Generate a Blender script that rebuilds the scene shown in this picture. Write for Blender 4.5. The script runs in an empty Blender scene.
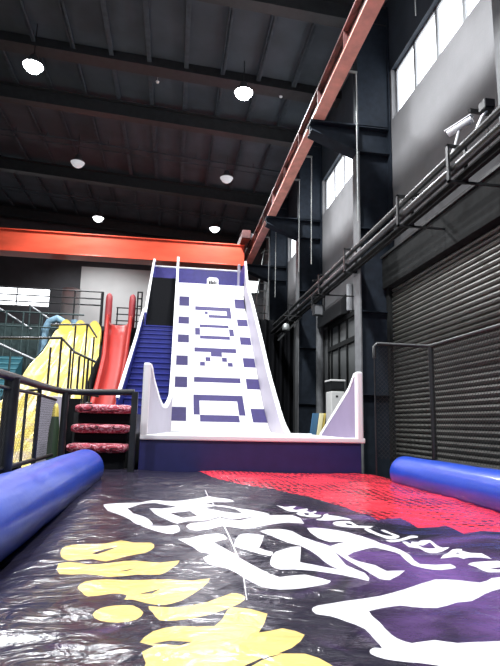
import bpy, bmesh, math, random
from mathutils import Vector, Matrix
from mathutils.geometry import delaunay_2d_cdt
random.seed(7)
S = bpy.context.scene
COL = S.collection
PI = math.pi

# ------------------------------------------------------------------ materials
MATS = {}
def mat(name, col, rough=0.6, metal=0.0, var=0.0, vscale=6.0, bump=0.0, bscale=30.0, spec=0.5, emis=None, estr=0.0, stretch=(1, 1, 1), coat=0.0):
    if name in MATS: return MATS[name]
    m = bpy.data.materials.new(name); m.use_nodes = True
    nt = m.node_tree; b = nt.nodes['Principled BSDF']
    b.inputs['Base Color'].default_value = (*col, 1)
    b.inputs['Roughness'].default_value = rough
    b.inputs['Metallic'].default_value = metal
    b.inputs['Specular IOR Level'].default_value = spec
    b.inputs['Coat Weight'].default_value = coat
    b.inputs['Coat Roughness'].default_value = 0.12
    tc = nt.nodes.new('ShaderNodeTexCoord'); mp = nt.nodes.new('ShaderNodeMapping')
    mp.inputs['Scale'].default_value = stretch
    nt.links.new(tc.outputs['Object'], mp.inputs['Vector'])
    if var > 0:
        n = nt.nodes.new('ShaderNodeTexNoise'); n.inputs['Scale'].default_value = vscale; n.inputs['Detail'].default_value = 6
        r = nt.nodes.new('ShaderNodeValToRGB')
        lo = [max(0, c * (1 - var)) for c in col]; hi = [min(1, c * (1 + var)) for c in col]
        r.color_ramp.elements[0].color = (*lo, 1); r.color_ramp.elements[1].color = (*hi, 1)
        r.color_ramp.elements[0].position = .3; r.color_ramp.elements[1].position = .7
        nt.links.new(mp.outputs[0], n.inputs['Vector']); nt.links.new(n.outputs['Fac'], r.inputs['Fac'])
        nt.links.new(r.outputs['Color'], b.inputs['Base Color'])
    if bump > 0:
        n2 = nt.nodes.new('ShaderNodeTexNoise'); n2.inputs['Scale'].default_value = bscale; n2.inputs['Detail'].default_value = 4
        bp = nt.nodes.new('ShaderNodeBump'); bp.inputs['Strength'].default_value = bump; bp.inputs['Distance'].default_value = .02
        nt.links.new(mp.outputs[0], n2.inputs['Vector']); nt.links.new(n2.outputs['Fac'], bp.inputs['Height']); nt.links.new(bp.outputs[0], b.inputs['Normal'])
    if emis:
        b.inputs['Emission Color'].default_value = (*emis, 1); b.inputs['Emission Strength'].default_value = estr
    MATS[name] = m
    return m

BLACK = mat('black_paint', (.012, .013, .014), .42, var=.3)
RAIL = mat('black_rail_steel', (.02, .021, .022), .35, var=.3, metal=.2)
DARKCONC = mat('dark_concrete', (.05, .05, .052), .7, var=.3, bump=.2)
PLASTER = mat('grey_plaster', (.185, .185, .19), .8, var=.10, vscale=1.5, bump=.15, bscale=20)
NAVYWALL = mat('dark_blue_grey_wall', (.022, .030, .042), .75, var=.2, vscale=2)
BLACKWALL = mat('near_black_wall', (.014, .016, .017), .8, var=.35, vscale=1.6)
BACKWALL = mat('charcoal_back_wall', (.055, .055, .06), .85, var=.2, vscale=1.2)
WHITEPANEL = mat('pale_grey_board', (.50, .50, .49), .7, var=.06, vscale=1)
ROOF = mat('dark_roof_sheet', (.060, .073, .086), .85, spec=.2, var=.25, vscale=.8)
FRAME = mat('roof_frame_steel', (.016, .017, .019), .6, var=.3)
PURLIN = mat('purlin_steel', (.054, .066, .078), .8, spec=.2, var=.2)
COLUMN = mat('column_dark_paint', (.011, .016, .024), .75, var=.25, spec=.2)
COLEDGE = mat('column_grey_paint', (.12, .125, .13), .6, var=.2)
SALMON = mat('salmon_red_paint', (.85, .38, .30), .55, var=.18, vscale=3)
BRIDGE = mat('orange_red_gloss', (.78, .10, .05), .32, var=.15, vscale=1, bump=.25, bscale=1.2, stretch=(1, 1, 4))
STEEL = mat('bare_steel', (.45, .46, .47), .4, metal=.7, var=.2)
GREYPIPE = mat('grey_pipe', (.038, .040, .040), .4, metal=.3, var=.2)
PIPELIGHT = mat('galvanised_pipe', (.30, .32, .31), .38, metal=.4, var=.2)
SLAT = mat('shutter_slat', (.085, .085, .076), .45, metal=.35, var=.15, vscale=1.2)
HOUSING = mat('shutter_housing', (.010, .011, .011), .8, var=.3, spec=.15)
TILE = mat('white_slide_panel', (.51, .50, .50), .5, var=.05, vscale=3)
PURPLE = mat('purple_square', (.018, .010, .085), .6, spec=.25, var=.15, vscale=8)
CAP = mat('white_edge_cap', (.86, .86, .87), .35)
LILACSHADE = mat('lilac_panel', (.22, .17, .27), .5, var=.06, vscale=2)  # purple-grey shade on the white landing wing put into its colour
LILACPALE = mat('pale_lilac_panel', (.44, .41, .48), .5, var=.05, vscale=2)
NAVY = mat('navy_purple_vinyl', (.020, .020, .105), .42, var=.12, bump=.12, bscale=4)
BLUEPAD = mat('blue_padded_vinyl', (.014, .020, .18), .38, var=.15, bump=.15, bscale=6)
PURPAD = mat('violet_blue_vinyl', (.045, .035, .24), .45, var=.12)
ROLL = mat('royal_blue_vinyl', (.012, .058, .44), .36, var=.10, vscale=3, bump=.5, bscale=5, stretch=(1, .6, 1), coat=.25)
BLACKPAD = mat('black_vinyl', (.004, .0045, .006), .8, spec=.15, bump=.2, bscale=10)
NETBLACK = mat('black_net_cord', (.02, .02, .02), .8)
YELLOWFRP = mat('yellow_fibreglass', (.70, .56, .12), .3, var=.06)
REDFRP = mat('red_fibreglass', (.34, .022, .016), .5, spec=.3, var=.12, vscale=2)
PINKPAD = mat('red_pink_post_pad', (.38, .05, .055), .45, var=.1)
TEAL = mat('teal_sheet', (.018, .085, .11), .4, var=.15)
TEALLIGHT = mat('teal_rib', (.04, .15, .18), .5)
PALEBLUE = mat('pale_blue_vinyl', (.22, .38, .50), .5, var=.2)
GREYRAIL = mat('grey_handrail', (.22, .23, .24), .4, metal=.3)
DULLTEAL = mat('dull_green_panel', (.03, .055, .055), .6, var=.3)
DARKGREEN = mat('dark_green_vinyl', (.02, .045, .02), .6)
GLASSGREY = mat('grey_door_glass', (.11, .115, .115), .22, var=.15, vscale=1)
ACWHITE = mat('off_white_metal', (.62, .62, .60), .4)
YBOARD = mat('yellow_board', (.80, .62, .14), .5)
YBOARD2 = mat('pale_yellow_board', (.85, .78, .45), .5)
BBOARD = mat('blue_board', (.05, .14, .26), .5)
WINGLASS = mat('daylit_window_glass', (.9, .93, 1), .3, emis=(.93, .96, 1.0), estr=3.2)
WINFRAME = mat('white_window_frame', (.30, .31, .32), .6)
LAMPON = mat('lit_lamp_lens', (1, 1, 1), .3, emis=(.96, .98, 1), estr=40)
LAMPDIM = mat('faint_lamp_lens', (.4, .4, .4), .4, emis=(.93, .95, 1), estr=.35)
LAMPMID = mat('half_lit_lamp_lens', (1, 1, 1), .3, emis=(.96, .98, 1), estr=4)
SHADE = mat('lamp_reflector_metal', (.10, .10, .11), .4, metal=.6)
CAMWHITE = mat('white_camera_shell', (.8, .8, .82), .3)
LENS = mat('dark_lens', (.01, .01, .012), .12)
WALK = mat('dark_walkway_board', (.02, .02, .022), .7, var=.3)

def camo(name):
    m = mat(name, (.3, .02, .05), .6, bump=.25, bscale=12)
    nt = m.node_tree; b = nt.nodes['Principled BSDF']; tc = nt.nodes.new('ShaderNodeTexCoord')
    mp = nt.nodes.new('ShaderNodeMapping'); mp.inputs['Scale'].default_value = (7, 16, 16); mp.inputs['Rotation'].default_value = (.4, .6, .3)
    v = nt.nodes.new('ShaderNodeTexNoise'); v.inputs['Scale'].default_value = 1; v.inputs['Detail'].default_value = 2; v.inputs['Distortion'].default_value = 1.2
    r = nt.nodes.new('ShaderNodeValToRGB'); r.color_ramp.interpolation = 'CONSTANT'
    e = r.color_ramp.elements
    e[0].position = 0; e[0].color = (.07, .006, .014, 1)
    e[1].position = .41; e[1].color = (.36, .022, .045, 1)
    x = e.new(.50); x.color = (.70, .36, .40, 1)
    x = e.new(.56); x.color = (.42, .03, .06, 1)
    nt.links.new(tc.outputs['Object'], mp.inputs[0]); nt.links.new(mp.outputs[0], v.inputs['Vector'])
    nt.links.new(v.outputs['Fac'], r.inputs[0]); nt.links.new(r.outputs[0], b.inputs['Base Color'])
    return m
CAMO = camo('red_camouflage_vinyl')

def speckle(name, base, spots, scale, lo, hi, rough=.4):
    m = mat(name, base, rough)
    nt = m.node_tree; b = nt.nodes['Principled BSDF']; tc = nt.nodes.new('ShaderNodeTexCoord')
    n = nt.nodes.new('ShaderNodeTexNoise'); n.inputs['Scale'].default_value = scale; n.inputs['Detail'].default_value = 3
    r = nt.nodes.new('ShaderNodeValToRGB'); e = r.color_ramp.elements
    e[0].position = lo; e[0].color = (*base, 1); e[1].position = hi; e[1].color = (*spots, 1)
    nt.links.new(tc.outputs['Object'], n.inputs['Vector']); nt.links.new(n.outputs['Fac'], r.inputs[0]); nt.links.new(r.outputs[0], b.inputs['Base Color'])
    return m
YELLOWMOTTLE = speckle('yellow_mottled_fibreglass', (.70, .55, .12), (.52, .40, .25), 3.2, .52, .66, .3)

def vinyl(name, col, col2=None, netted=False):
    """printed tarpaulin of the airbag: crinkle bump, a gloss, slow tint changes of the print"""
    m = bpy.data.materials.new(name); m.use_nodes = True; MATS[name] = m
    nt = m.node_tree; L = nt.links; b = nt.nodes['Principled BSDF']
    b.inputs['Roughness'].default_value = .19; b.inputs['Specular IOR Level'].default_value = .5
    tc = nt.nodes.new('ShaderNodeTexCoord')
    if col2:
        n = nt.nodes.new('ShaderNodeTexNoise'); n.inputs['Scale'].default_value = 1.1; n.inputs['Detail'].default_value = 5; n.inputs['Distortion'].default_value = 1.5
        sep = nt.nodes.new('ShaderNodeSeparateXYZ'); L.new(tc.outputs['Object'], sep.inputs[0])
        mr = nt.nodes.new('ShaderNodeMapRange'); mr.inputs['From Min'].default_value = -1.2; mr.inputs['From Max'].default_value = -.1; mr.inputs['To Min'].default_value = -.24; mr.inputs['To Max'].default_value = .08
        L.new(sep.outputs['X'], mr.inputs['Value'])
        my = nt.nodes.new('ShaderNodeMapRange'); my.inputs['From Min'].default_value = -.8; my.inputs['From Max'].default_value = 1.6; my.inputs['To Min'].default_value = .0; my.inputs['To Max'].default_value = -.25
        L.new(sep.outputs['Y'], my.inputs['Value'])
        ad = nt.nodes.new('ShaderNodeMath'); ad.operation = 'ADD'; L.new(n.outputs['Fac'], ad.inputs[0]); L.new(mr.outputs[0], ad.inputs[1])
        ad2 = nt.nodes.new('ShaderNodeMath'); ad2.operation = 'ADD'; L.new(ad.outputs[0], ad2.inputs[0]); L.new(my.outputs[0], ad2.inputs[1])
        r = nt.nodes.new('ShaderNodeValToRGB'); e = r.color_ramp.elements
        e[0].position = .42; e[0].color = (*col, 1); e[1].position = .72; e[1].color = (*col2, 1)
        L.new(tc.outputs['Object'], n.inputs['Vector']); L.new(ad2.outputs[0], r.inputs[0]); L.new(r.outputs[0], b.inputs['Base Color'])
    elif netted:
        v = nt.nodes.new('ShaderNodeTexVoronoi'); v.voronoi_dimensions = '2D'; v.inputs['Scale'].default_value = 11; v.inputs['Randomness'].default_value = .25
        n = nt.nodes.new('ShaderNodeTexNoise'); n.inputs['Scale'].default_value = 1.4
        mr = nt.nodes.new('ShaderNodeMapRange'); mr.inputs['From Min'].default_value = .30; mr.inputs['From Max'].default_value = .56; mr.inputs['To Min'].default_value = .0; mr.inputs['To Max'].default_value = .40
        lt = nt.nodes.new('ShaderNodeMath'); lt.operation = 'LESS_THAN'
        L.new(tc.outputs['Object'], v.inputs['Vector']); L.new(tc.outputs['Object'], n.inputs['Vector']); L.new(n.outputs['Fac'], mr.inputs['Value'])
        L.new(v.outputs['Distance'], lt.inputs[0]); L.new(mr.outputs[0], lt.inputs[1])
        mx = nt.nodes.new('ShaderNodeMixRGB'); mx.inputs[1].default_value = (*col, 1); mx.inputs[2].default_value = (.10, .012, .02, 1)
        L.new(lt.outputs[0], mx.inputs[0]); L.new(mx.outputs[0], b.inputs['Base Color'])
    else:
        b.inputs['Base Color'].default_value = (*col, 1)
    # crinkles: ridged noise stretched along the pull of the cloth
    mp = nt.nodes.new('ShaderNodeMapping'); mp.inputs['Rotation'].default_value = (0, 0, .5); mp.inputs['Scale'].default_value = (1.0, 1.8, 1)
    L.new(tc.outputs['Object'], mp.inputs[0])
    n1 = nt.nodes.new('ShaderNodeTexNoise'); n1.noise_type = 'RIDGED_MULTIFRACTAL'; n1.inputs['Scale'].default_value = 1.6; n1.inputs['Detail'].default_value = 5; n1.inputs['Roughness'].default_value = .55; n1.inputs['Distortion'].default_value = .6
    n2 = nt.nodes.new('ShaderNodeTexNoise'); n2.inputs['Scale'].default_value = 5.5; n2.inputs['Detail'].default_value = 4; n2.inputs['Distortion'].default_value = 1.0
    L.new(mp.outputs[0], n1.inputs['Vector']); L.new(mp.outputs[0], n2.inputs['Vector'])
    b1 = nt.nodes.new('ShaderNodeBump'); b1.inputs['Strength'].default_value = .9; b1.inputs['Distance'].default_value = .034
    b2 = nt.nodes.new('ShaderNodeBump'); b2.inputs['Strength'].default_value = .8; b2.inputs['Distance'].default_value = .022
    L.new(n1.outputs['Fac'], b1.inputs['Height']); L.new(n2.outputs['Fac'], b2.inputs['Height']); L.new(b1.outputs[0], b2.inputs['Normal']); L.new(b2.outputs[0], b.inputs['Normal'])
    return m
BAG = vinyl('black_purple_print', (.020, .017, .030), (.17, .085, .27))
BAGW = vinyl('white_print', (.82, .80, .82))
BAGY = vinyl('yellow_print', (.85, .62, .20))
BAGR = vinyl('red_print', (.78, .045, .07), netted=True)

# ------------------------------------------------------------------ mesh builder
class MB:
    def __init__(s): s.v = []; s.f = []; s.mi = []; s.sm = []
    def add(s, vs, fs, mi=0, smooth=False):
        o = len(s.v); s.v += [tuple(p) for p in vs]
        for f in fs: s.f.append(tuple(o + i for i in f)); s.mi.append(mi); s.sm.append(smooth)
        return s
    def box(s, x0, x1, y0, y1, z0, z1, mi=0):
        v = [(x, y, z) for z in (z0, z1) for y in (y0, y1) for x in (x0, x1)]
        return s.add(v, [(0, 2, 3, 1), (4, 5, 7, 6), (0, 1, 5, 4), (2, 6, 7, 3), (0, 4, 6, 2), (1, 3, 7, 5)], mi)
    def bar(s, a, b, w, h, mi=0, up=(0, 0, 1)):
        a = Vector(a); b = Vector(b); d = (b - a).normalized(); u = Vector(up)
        if abs(d.dot(u)) > .98: u = Vector((0, 1, 0))
        r = d.cross(u).normalized(); u = r.cross(d)
        v = [p + r * (w / 2) * i + u * (h / 2) * j for p in (a, b) for i, j in ((-1, -1), (1, -1), (1, 1), (-1, 1))]
        return s.add(v, [(3, 2, 1, 0), (4, 5, 6, 7), (0, 1, 5, 4), (1, 2, 6, 5), (2, 3, 7, 6), (3, 0, 4, 7)], mi)
    def tube(s, pts, r, n=10, mi=0, cap=True):
        P = [Vector(p) for p in pts]; rs = r if isinstance(r, (list, tuple)) else [r] * len(P)
        rings = []; u = None
        for i, p in enumerate(P):
            d = ((P[min(i + 1, len(P) - 1)] - P[max(i - 1, 0)])).normalized()
            if u is None:
                u = Vector((0, 0, 1)) if abs(d.z) < .9 else Vector((0, 1, 0))
            u = (u - d * u.dot(d)).normalized(); w = d.cross(u)
            rings.append([p + (u * math.cos(2 * PI * k / n) + w * math.sin(2 * PI * k / n)) * rs[i] for k in range(n)])
        v = [q for R in rings for q in R]; f = []
        for i in range(len(P) - 1):
            for k in range(n):
                k2 = (k + 1) % n; f.append((i * n + k, i * n + k2, (i + 1) * n + k2, (i + 1) * n + k))
        s.add(v, f, mi, True)
        if cap: s.add(rings[0], [tuple(range(n))[::-1]], mi); s.add(rings[-1], [tuple(range(n))], mi)
        return s
    def lathe(s, c, prof, n=20, mi=0, axis='z'):
        v = []; f = []
        for r, h in prof:
            for k in range(n):
                a = 2 * PI * k / n; x, y = r * math.cos(a), r * math.sin(a)
                v.append((c[0] + x, c[1] + y, c[2] + h))
        for i in range(len(prof) - 1):
            for k in range(n):
                k2 = (k + 1) % n; f.append((i * n + k, i * n + k2, (i + 1) * n + k2, (i + 1) * n + k))
        return s.add(v, f, mi, True)
    def prism(s, poly, off, mi=0):
        """closed polygon (3D points) extruded by vector off"""
        n = len(poly); o = Vector(off); a = [Vector(p) for p in poly]; v = a + [p + o for p in a]
        return s.add(v, [tuple(range(n))[::-1], tuple(range(n, 2 * n))] + [(i, (i + 1) % n, n + (i + 1) % n, n + i) for i in range(n)], mi)
    def grid(s, fn, nu, nv, mi=0, flip=False):
        v = [fn(i / nu, j / nv) for j in range(nv + 1) for i in range(nu + 1)]; f = []
        for j in range(nv):
            for i in range(nu):
                a = j * (nu + 1) + i; q = (a, a + 1, a + nu + 2, a + nu + 1); f.append(q[::-1] if flip else q)
        return s.add(v, f, mi, True)
    def build(s, name, mats, parent=None, bevel=0, kind=None, label=None, fix=True):
        me = bpy.data.meshes.new(name); base = Vector((0, 0, 0))
        if parent is not None:
            q = parent
            while q is not None: base += q.location; q = q.parent
        me.from_pydata([Vector(p) - base for p in s.v], [], s.f)
        for m in (mats if isinstance(mats, (list, tuple)) else [mats]): me.materials.append(m)
        me.polygons.foreach_set('material_index', s.mi); me.polygons.foreach_set('use_smooth', s.sm)
        if fix:
            bm = bmesh.new(); bm.from_mesh(me); bmesh.ops.recalc_face_normals(bm, faces=bm.faces); bm.to_mesh(me); bm.free()
        me.update()
        o = bpy.data.objects.new(name, me); COL.objects.link(o); o.parent = parent
        if bevel:
            b = o.modifiers.new('bevel', 'BEVEL'); b.width = bevel; b.segments = 2; b.limit_method = 'ANGLE'; b.angle_limit = .7
        if kind: o['kind'] = kind
        if label: o['label'] = label
        return o
def tag(o, label, cat, group=None):
    o['label'] = label; o['category'] = cat
    if group: o['group'] = group
    return o
def thing(name, loc, label, cat, group=None):
    o = bpy.data.objects.new(name, None); o.empty_display_size = .2; COL.objects.link(o); o.location = loc
    return tag(o, label, cat, group)
def copy_tree(o, parent=None):
    c = o.copy(); COL.objects.link(c); c.parent = parent
    for ch in [x for x in S.objects if x.parent == o]: copy_tree(ch, c)
    return c
def copy_thing(o, loc, label, cat=None, group=None):
    c = copy_tree(o); c.location = loc; c['label'] = label
    if cat: c['category'] = cat
    if group: c['group'] = group
    return c
def struct(mb, name, mats, label=None, **k):
    return mb.build(name, mats, kind='structure', label=label, **k)
def lerp(a, b, t): return a + (b - a) * t
def pl(tab, x):
    if x <= tab[0][0]: return tab[0][1]
    for (a, p), (b, q) in zip(tab, tab[1:]):
        if x <= b: return lerp(p, q, (x - a) / (b - a))
    return tab[-1][1]

# ------------------------------------------------------------------ camera
cam = bpy.data.cameras.new('camera'); co = bpy.data.objects.new('camera', cam); COL.objects.link(co)
R = Matrix(((0.98900884, -0.04625748, -0.14043418), (-0.14626014, -0.16688657, -0.97506761), (0.02166759, 0.98489041, -0.17181792)))
co.matrix_world = Matrix.Translation((0, 0, 1.8)) @ R.to_4x4()
cam.sensor_fit = 'VERTICAL'; cam.sensor_height = 36.0; cam.lens = 520 / 666 * 36.0; cam.clip_start = .05; cam.clip_end = 200
S.camera = co

# ================================================================== THE HALL
FR = [5.6, 11.3, 17.3, 23.0, 28.9]       # steel frames along the hall
WX = 5.0
def roofz(x): return 12.95 - .065 * x
struct(MB().box(-12, 5.3, -3, 29.8, -.15, 0), 'floor', DARKCONC, 'dark concrete hall floor')
# ceiling sheet with its purlins along the hall and secondary strips
mb = MB(); t = .12
mb.add([(-12, -3, roofz(-12)), (5.3, -3, roofz(5.3)), (5.3, 29.8, roofz(5.3)), (-12, 29.8, roofz(-12)),
        (-12, -3, roofz(-12) + t), (5.3, -3, roofz(5.3) + t), (5.3, 29.8, roofz(5.3) + t), (-12, 29.8, roofz(-12) + t)],
       [(0, 1, 2, 3), (7, 6, 5, 4), (0, 4, 5, 1), (1, 5, 6, 2), (2, 6, 7, 3), (3, 7, 4, 0)])
struct(mb, 'ceiling', ROOF, 'dark corrugated hall roof')
mb = MB()
x = -11.6
while x < 5:
    zz = roofz(x); mb.bar((x, -2.9, zz - .1), (x, 29.7, zz - .1), .07, .2); mb.bar((x + .05, -2.9, zz - .19), (x + .05, 29.7, zz - .19), .1, .02); x += 1.15
struct(mb, 'trim_1', PURLIN, 'grey roof purlins running along the hall')
for i, y in enumerate(FR):
    mb = MB()
    for dz, h, w in ((-.22, .03, .34), (-.75, .03, .34), (-.48, .52, .05)):
        mb.bar((-12, y, roofz(-12) + dz), (5.0, y, roofz(5.0) + dz), w, h)
    struct(mb, 'trim_%d' % (2 + i), FRAME, 'dark steel roof frame spanning the hall')
mb = MB()
for y in (20.3, 26.0):
    mb.bar((-12, y, roofz(-12) - .28), (5, y, roofz(5) - .28), .05, .05); mb.bar((-12, y + .45, roofz(-12) - .28), (5, y + .45, roofz(5) - .28), .03, .03)
    for k in range(14):
        xx = -11.5 + k * 1.2; mb.bar((xx, y, roofz(xx) - .28), (xx, y, roofz(xx) - .1), .03, .03)
struct(mb, 'trim_7', PURLIN, 'thin tie rods under the roof')

struct(MB().bar((-12, 15.1, roofz(-12) - .16), (5, 15.1, roofz(5) - .16), .5, .3), 'trim_14', FRAME, 'dark duct across the roof above the brilliant lamps')
# right wall in zones with window openings
WIN = [(6.0, 11.05, 9.22, 10.58), (13.0, 17.1, 9.22, 10.55), (18.6, 22.8, 9.22, 10.5)]
wall = MB()
def wseg(y0, y1, z0, z1, mi): wall.box(WX, WX + .3, y0, y1, z0, z1, mi)
wtop = 13.2
wseg(-3, 5.6, 0, wtop, 2)
wseg(5.6, 11.3, 5.72, 9.22, 0); wseg(5.6, 6.0, 9.22, 10.58, 0); wseg(11.05, 11.3, 9.22, 10.58, 0); wseg(5.6, 11.3, 10.58, wtop, 1)
wseg(5.6, 11.3, 4.9, 5.72, 0)
wseg(11.2, 11.3, 0, 4.9, 2)
wseg(11.3, 17.3, 5.0, 9.22, 0); wseg(11.3, 13.0, 9.22, 10.55, 0); wseg(17.1, 17.3, 9.22, 10.55, 0); wseg(11.3, 17.3, 10.55, wtop, 1)
wseg(11.3, 12.9, 0, 5, 2); wseg(16.3, 17.3, 0, 5.0, 3)
wseg(17.3, 23, 5.9, 9.22, 0); wseg(17.3, 18.6, 9.22, 10.5, 0); wseg(22.8, 23, 9.22, 10.5, 0); wseg(17.3, 23, 10.5, wtop, 1); wseg(17.3, 23, 0, 5.9, 2)
wseg(23, 29.8, 7.5, wtop, 0); wseg(23, 29.8, 0, 7.5, 2)
MIDGREY = mat('mid_grey_wall', (.075, .078, .08), .7, var=.25, vscale=1.5)
struct(wall, 'wall_right', [PLASTER, NAVYWALL, BLACKWALL, MIDGREY], 'right hall wall, grey plaster above black')
for i, (y0, y1, z0, z1) in enumerate(WIN):
    f = MB(); e = .06
    f.box(WX + .12, WX + .24, y0, y1, z0, z0 + e); f.box(WX + .12, WX + .24, y0, y1, z1 - e, z1)
    f.box(WX + .12, WX + .24, y0, y0 + e, z0, z1); f.box(WX + .12, WX + .24, y1 - e, y1, z0, z1)
    n = 5 if i == 0 else 4
    for k in range(1, n): yy = lerp(y0, y1, k / n); f.box(WX + .12, WX + .24, yy - .045, yy + .045, z0, z1)
    o = struct(f, 'window_%d' % (i + 1), WINFRAME, 'high strip window in the right wall')
    for k in range(n):
        ya, yb = lerp(y0, y1, k / n), lerp(y0, y1, (k + 1) / n)
        MB().box(WX + .17, WX + .19, ya + .03, yb - .03, z0 + .04, z1 - .04).build('pane', WINGLASS, o)
# back and left walls
bw = MB(); YB = 29.5
bw.box(-12, -7.0, YB, YB + .3, 9.0, 13.8); bw.box(-7.0, 5.3, YB, YB + .3, 6.6, 13.8, 0)
bw.box(-12, -7.0, YB, YB + .3, 0, 7.9, 0); bw.box(-7.0, 5.3, YB, YB + .3, 0, 6.6, 1)
struct(bw, 'wall_back', [BACKWALL, BLACKWALL], 'charcoal end wall of the hall')
struct(MB().box(-12.3, -12, -3, 29.8, 0, 13.9), 'wall_left', BACKWALL, 'charcoal left hall wall')
f = MB()
for a in ((-12, -7, 7.9, 7.97), (-12, -7, 8.93, 9.0)): f.box(a[0], a[1], YB + .05, YB + .15, a[2], a[3])
for xx in (-11.97, -10.4, -8.8, -7.05): f.box(xx - .035, xx + .035, YB + .05, YB + .15, 7.9, 9.0)
o = struct(f, 'window_4', WINFRAME, 'bright strip window in the end wall')
for a, b in ((-11.95, -10.42), (-10.38, -8.83), (-8.77, -7.08)): MB().box(a, b, YB + .09, YB + .11, 7.95, 8.95).build('pane', WINGLASS, o)
f = MB().box(3.85, 4.75, YB - .06, YB - .01, 9.35, 9.42).box(3.85, 4.75, YB - .06, YB - .01, 10.1, 10.16).box(3.85, 3.91, YB - .06, YB - .01, 9.35, 10.16).box(4.69, 4.75, YB - .06, YB - .01, 9.35, 10.16)
o = struct(f, 'window_5', WINFRAME, 'small bright window high in the far right corner')
MB().box(3.91, 4.69, YB - .05, YB - .02, 9.42, 10.1).build('pane', WINGLASS, o)
tag(MB().box(-5.45, -1.0, YB - .1, YB - .01, 6.7, 10.35).build('pale_board', WHITEPANEL, bevel=.01), 'large pale grey board on the end wall behind the red slide', 'board')

# steel columns with crane brackets
def make_column(y, label, loc):
    t = thing('steel_column', loc, label, 'column', 'steel columns along the right wall')
    c = MB(); c.box(4.13, 4.16, y - .2, y + .2, 0, 8.32, 0); c.box(4.13, 4.16, y - .2, y + .2, 8.32, 9.0, 1); c.box(4.16, 4.98, y - .03, y + .03, 0, 12.4, 1); c.box(4.94, 4.98, y - .2, y + .2, 0, 12.4, 1)
    for z in (2.5, 4.4, 6.4, 8.35, 9.0): c.box(4.16, 4.94, y - .18, y + .18, z - .012, z + .012, 1)
    c.build('column_shaft', [COLEDGE, COLUMN], t)
    b = MB(); b.prism([(4.13, y - .03, 8.35), (2.98, y - .03, 8.80), (2.98, y - .03, 9.0), (4.13, y - .03, 9.0)], (0, .06, 0)); b.box(2.96, 4.13, y - .2, y + .2, 9.0, 9.035)
    b.prism([(4.13, y - .2, 8.32), (2.98, y - .2, 8.77), (2.98, y - .2, 8.80), (4.13, y - .2, 8.35)], (0, .4, 0))
    b.build('crane_bracket', COLUMN, t)
    u = MB().box(4.16, 4.98, y - .16, y + .16, 9.05, 12.35); u.build('upper_shaft', COLUMN, t)
    return t
c0 = make_column(FR[1], 'black steel column at the far end of the roller shutter', (4.5, FR[1], 0))
for y, lb in ((FR[0], 'grey edged steel column cut by the right edge of the photo'), (FR[2], 'grey edged steel column beyond the glass door, second after the shutter'), (FR[3], 'farthest steel column, beside the white ladder')):
    copy_thing(c0, (4.5, y, 0), lb)

# roller shutter
mb = MB(); z = .05; prof = []
nz = 48
for k in range(nz):
    z0 = .05 + k * .102
    prof += [(4.93, z0), (4.885, z0 + .022), (4.87, z0 + .05), (4.885, z0 + .08), (4.93, z0 + .094)]
v = [(x_, yy, z_) for yy in (5.75, 11.2) for x_, z_ in prof]; n = len(prof)
mb.add(v, [(i, i + 1, n + i + 1, n + i) for i in range(n - 1)])
mb.box(4.93, 4.95, 5.75, 11.2, 0.03, 4.97)
o = struct(mb, 'door_1', SLAT, 'grey ribbed roller shutter behind the right railing')
MB().box(4.72, 4.99, 5.7, 11.22, 4.95, 5.68).build('shutter_housing', HOUSING, o, bevel=.01)
MB().box(4.68, 4.99, 5.7, 11.22, 5.685, 5.74).build('housing_cap', GREYPIPE, o)
mb = MB().box(4.8, 4.99, 11.05, 11.2, 0, 4.95); mb.build('guide_rail', HOUSING, o)

# glass door in the second bay
mb = MB(); 
mb.box(4.98, 5.02, 12.9, 16.3, 0, 5.0)
o = struct(mb, 'door_2', GLASSGREY, 'grey glazed door bay beyond the shutter')
g = MB()
for yy in (12.93, 13.7, 14.45, 15.2, 15.95, 16.27): g.box(4.93, 4.98, yy - .035, yy + .035, 0, 5.0)
for zz in (.1, 4.22, 4.95): g.box(4.92, 4.98, 12.9, 16.3, zz - .07, zz + .07)
g.build('mullion', HOUSING, o)
mb = MB().prism([(4.97, 14.3, 5.05), (4.72, 14.3, 5.0), (4.72, 14.3, 5.45), (4.97, 14.3, 5.72)], (0, 2.5, 0))
tag(mb.build('door_canopy', BLACK, bevel=.01), 'black box canopy over the grey glazed door', 'canopy')
tag(MB().tube([(4.915, 14.08, 5.08), (4.915, 14.08, 5.85)], .09, 14).build('downpipe', WINFRAME), 'short pale pipe stub beside the black door canopy', 'pipe')
tag(MB().tube([(4.85, 16.95, 0.0), (4.85, 16.95, 5.5)], .13, 14).build('downpipe', COLEDGE), 'tall grey downpipe between the glazed door and the next column', 'pipe')

# crane runway girder
t = thing('crane_runway_girder', (3.3, 12, 9.05), 'salmon red crane runway beam running along the right columns', 'beam')
WEBRED = mat('shaded_weathered_red_paint', (.07, .022, .020), .6, var=.8, vscale=2.2, bump=.3, bscale=5)  # peeling red paint, with shade on the beam's side put into the brown
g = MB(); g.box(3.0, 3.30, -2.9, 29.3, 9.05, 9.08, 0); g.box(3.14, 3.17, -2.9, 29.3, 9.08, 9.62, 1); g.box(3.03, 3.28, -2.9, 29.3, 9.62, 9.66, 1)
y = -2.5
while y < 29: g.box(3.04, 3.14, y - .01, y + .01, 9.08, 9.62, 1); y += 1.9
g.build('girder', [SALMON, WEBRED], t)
MB().box(3.06, 3.12, -2.9, 29.3, 9.66, 9.74).build('crane_rail', STEEL, t)
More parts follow.
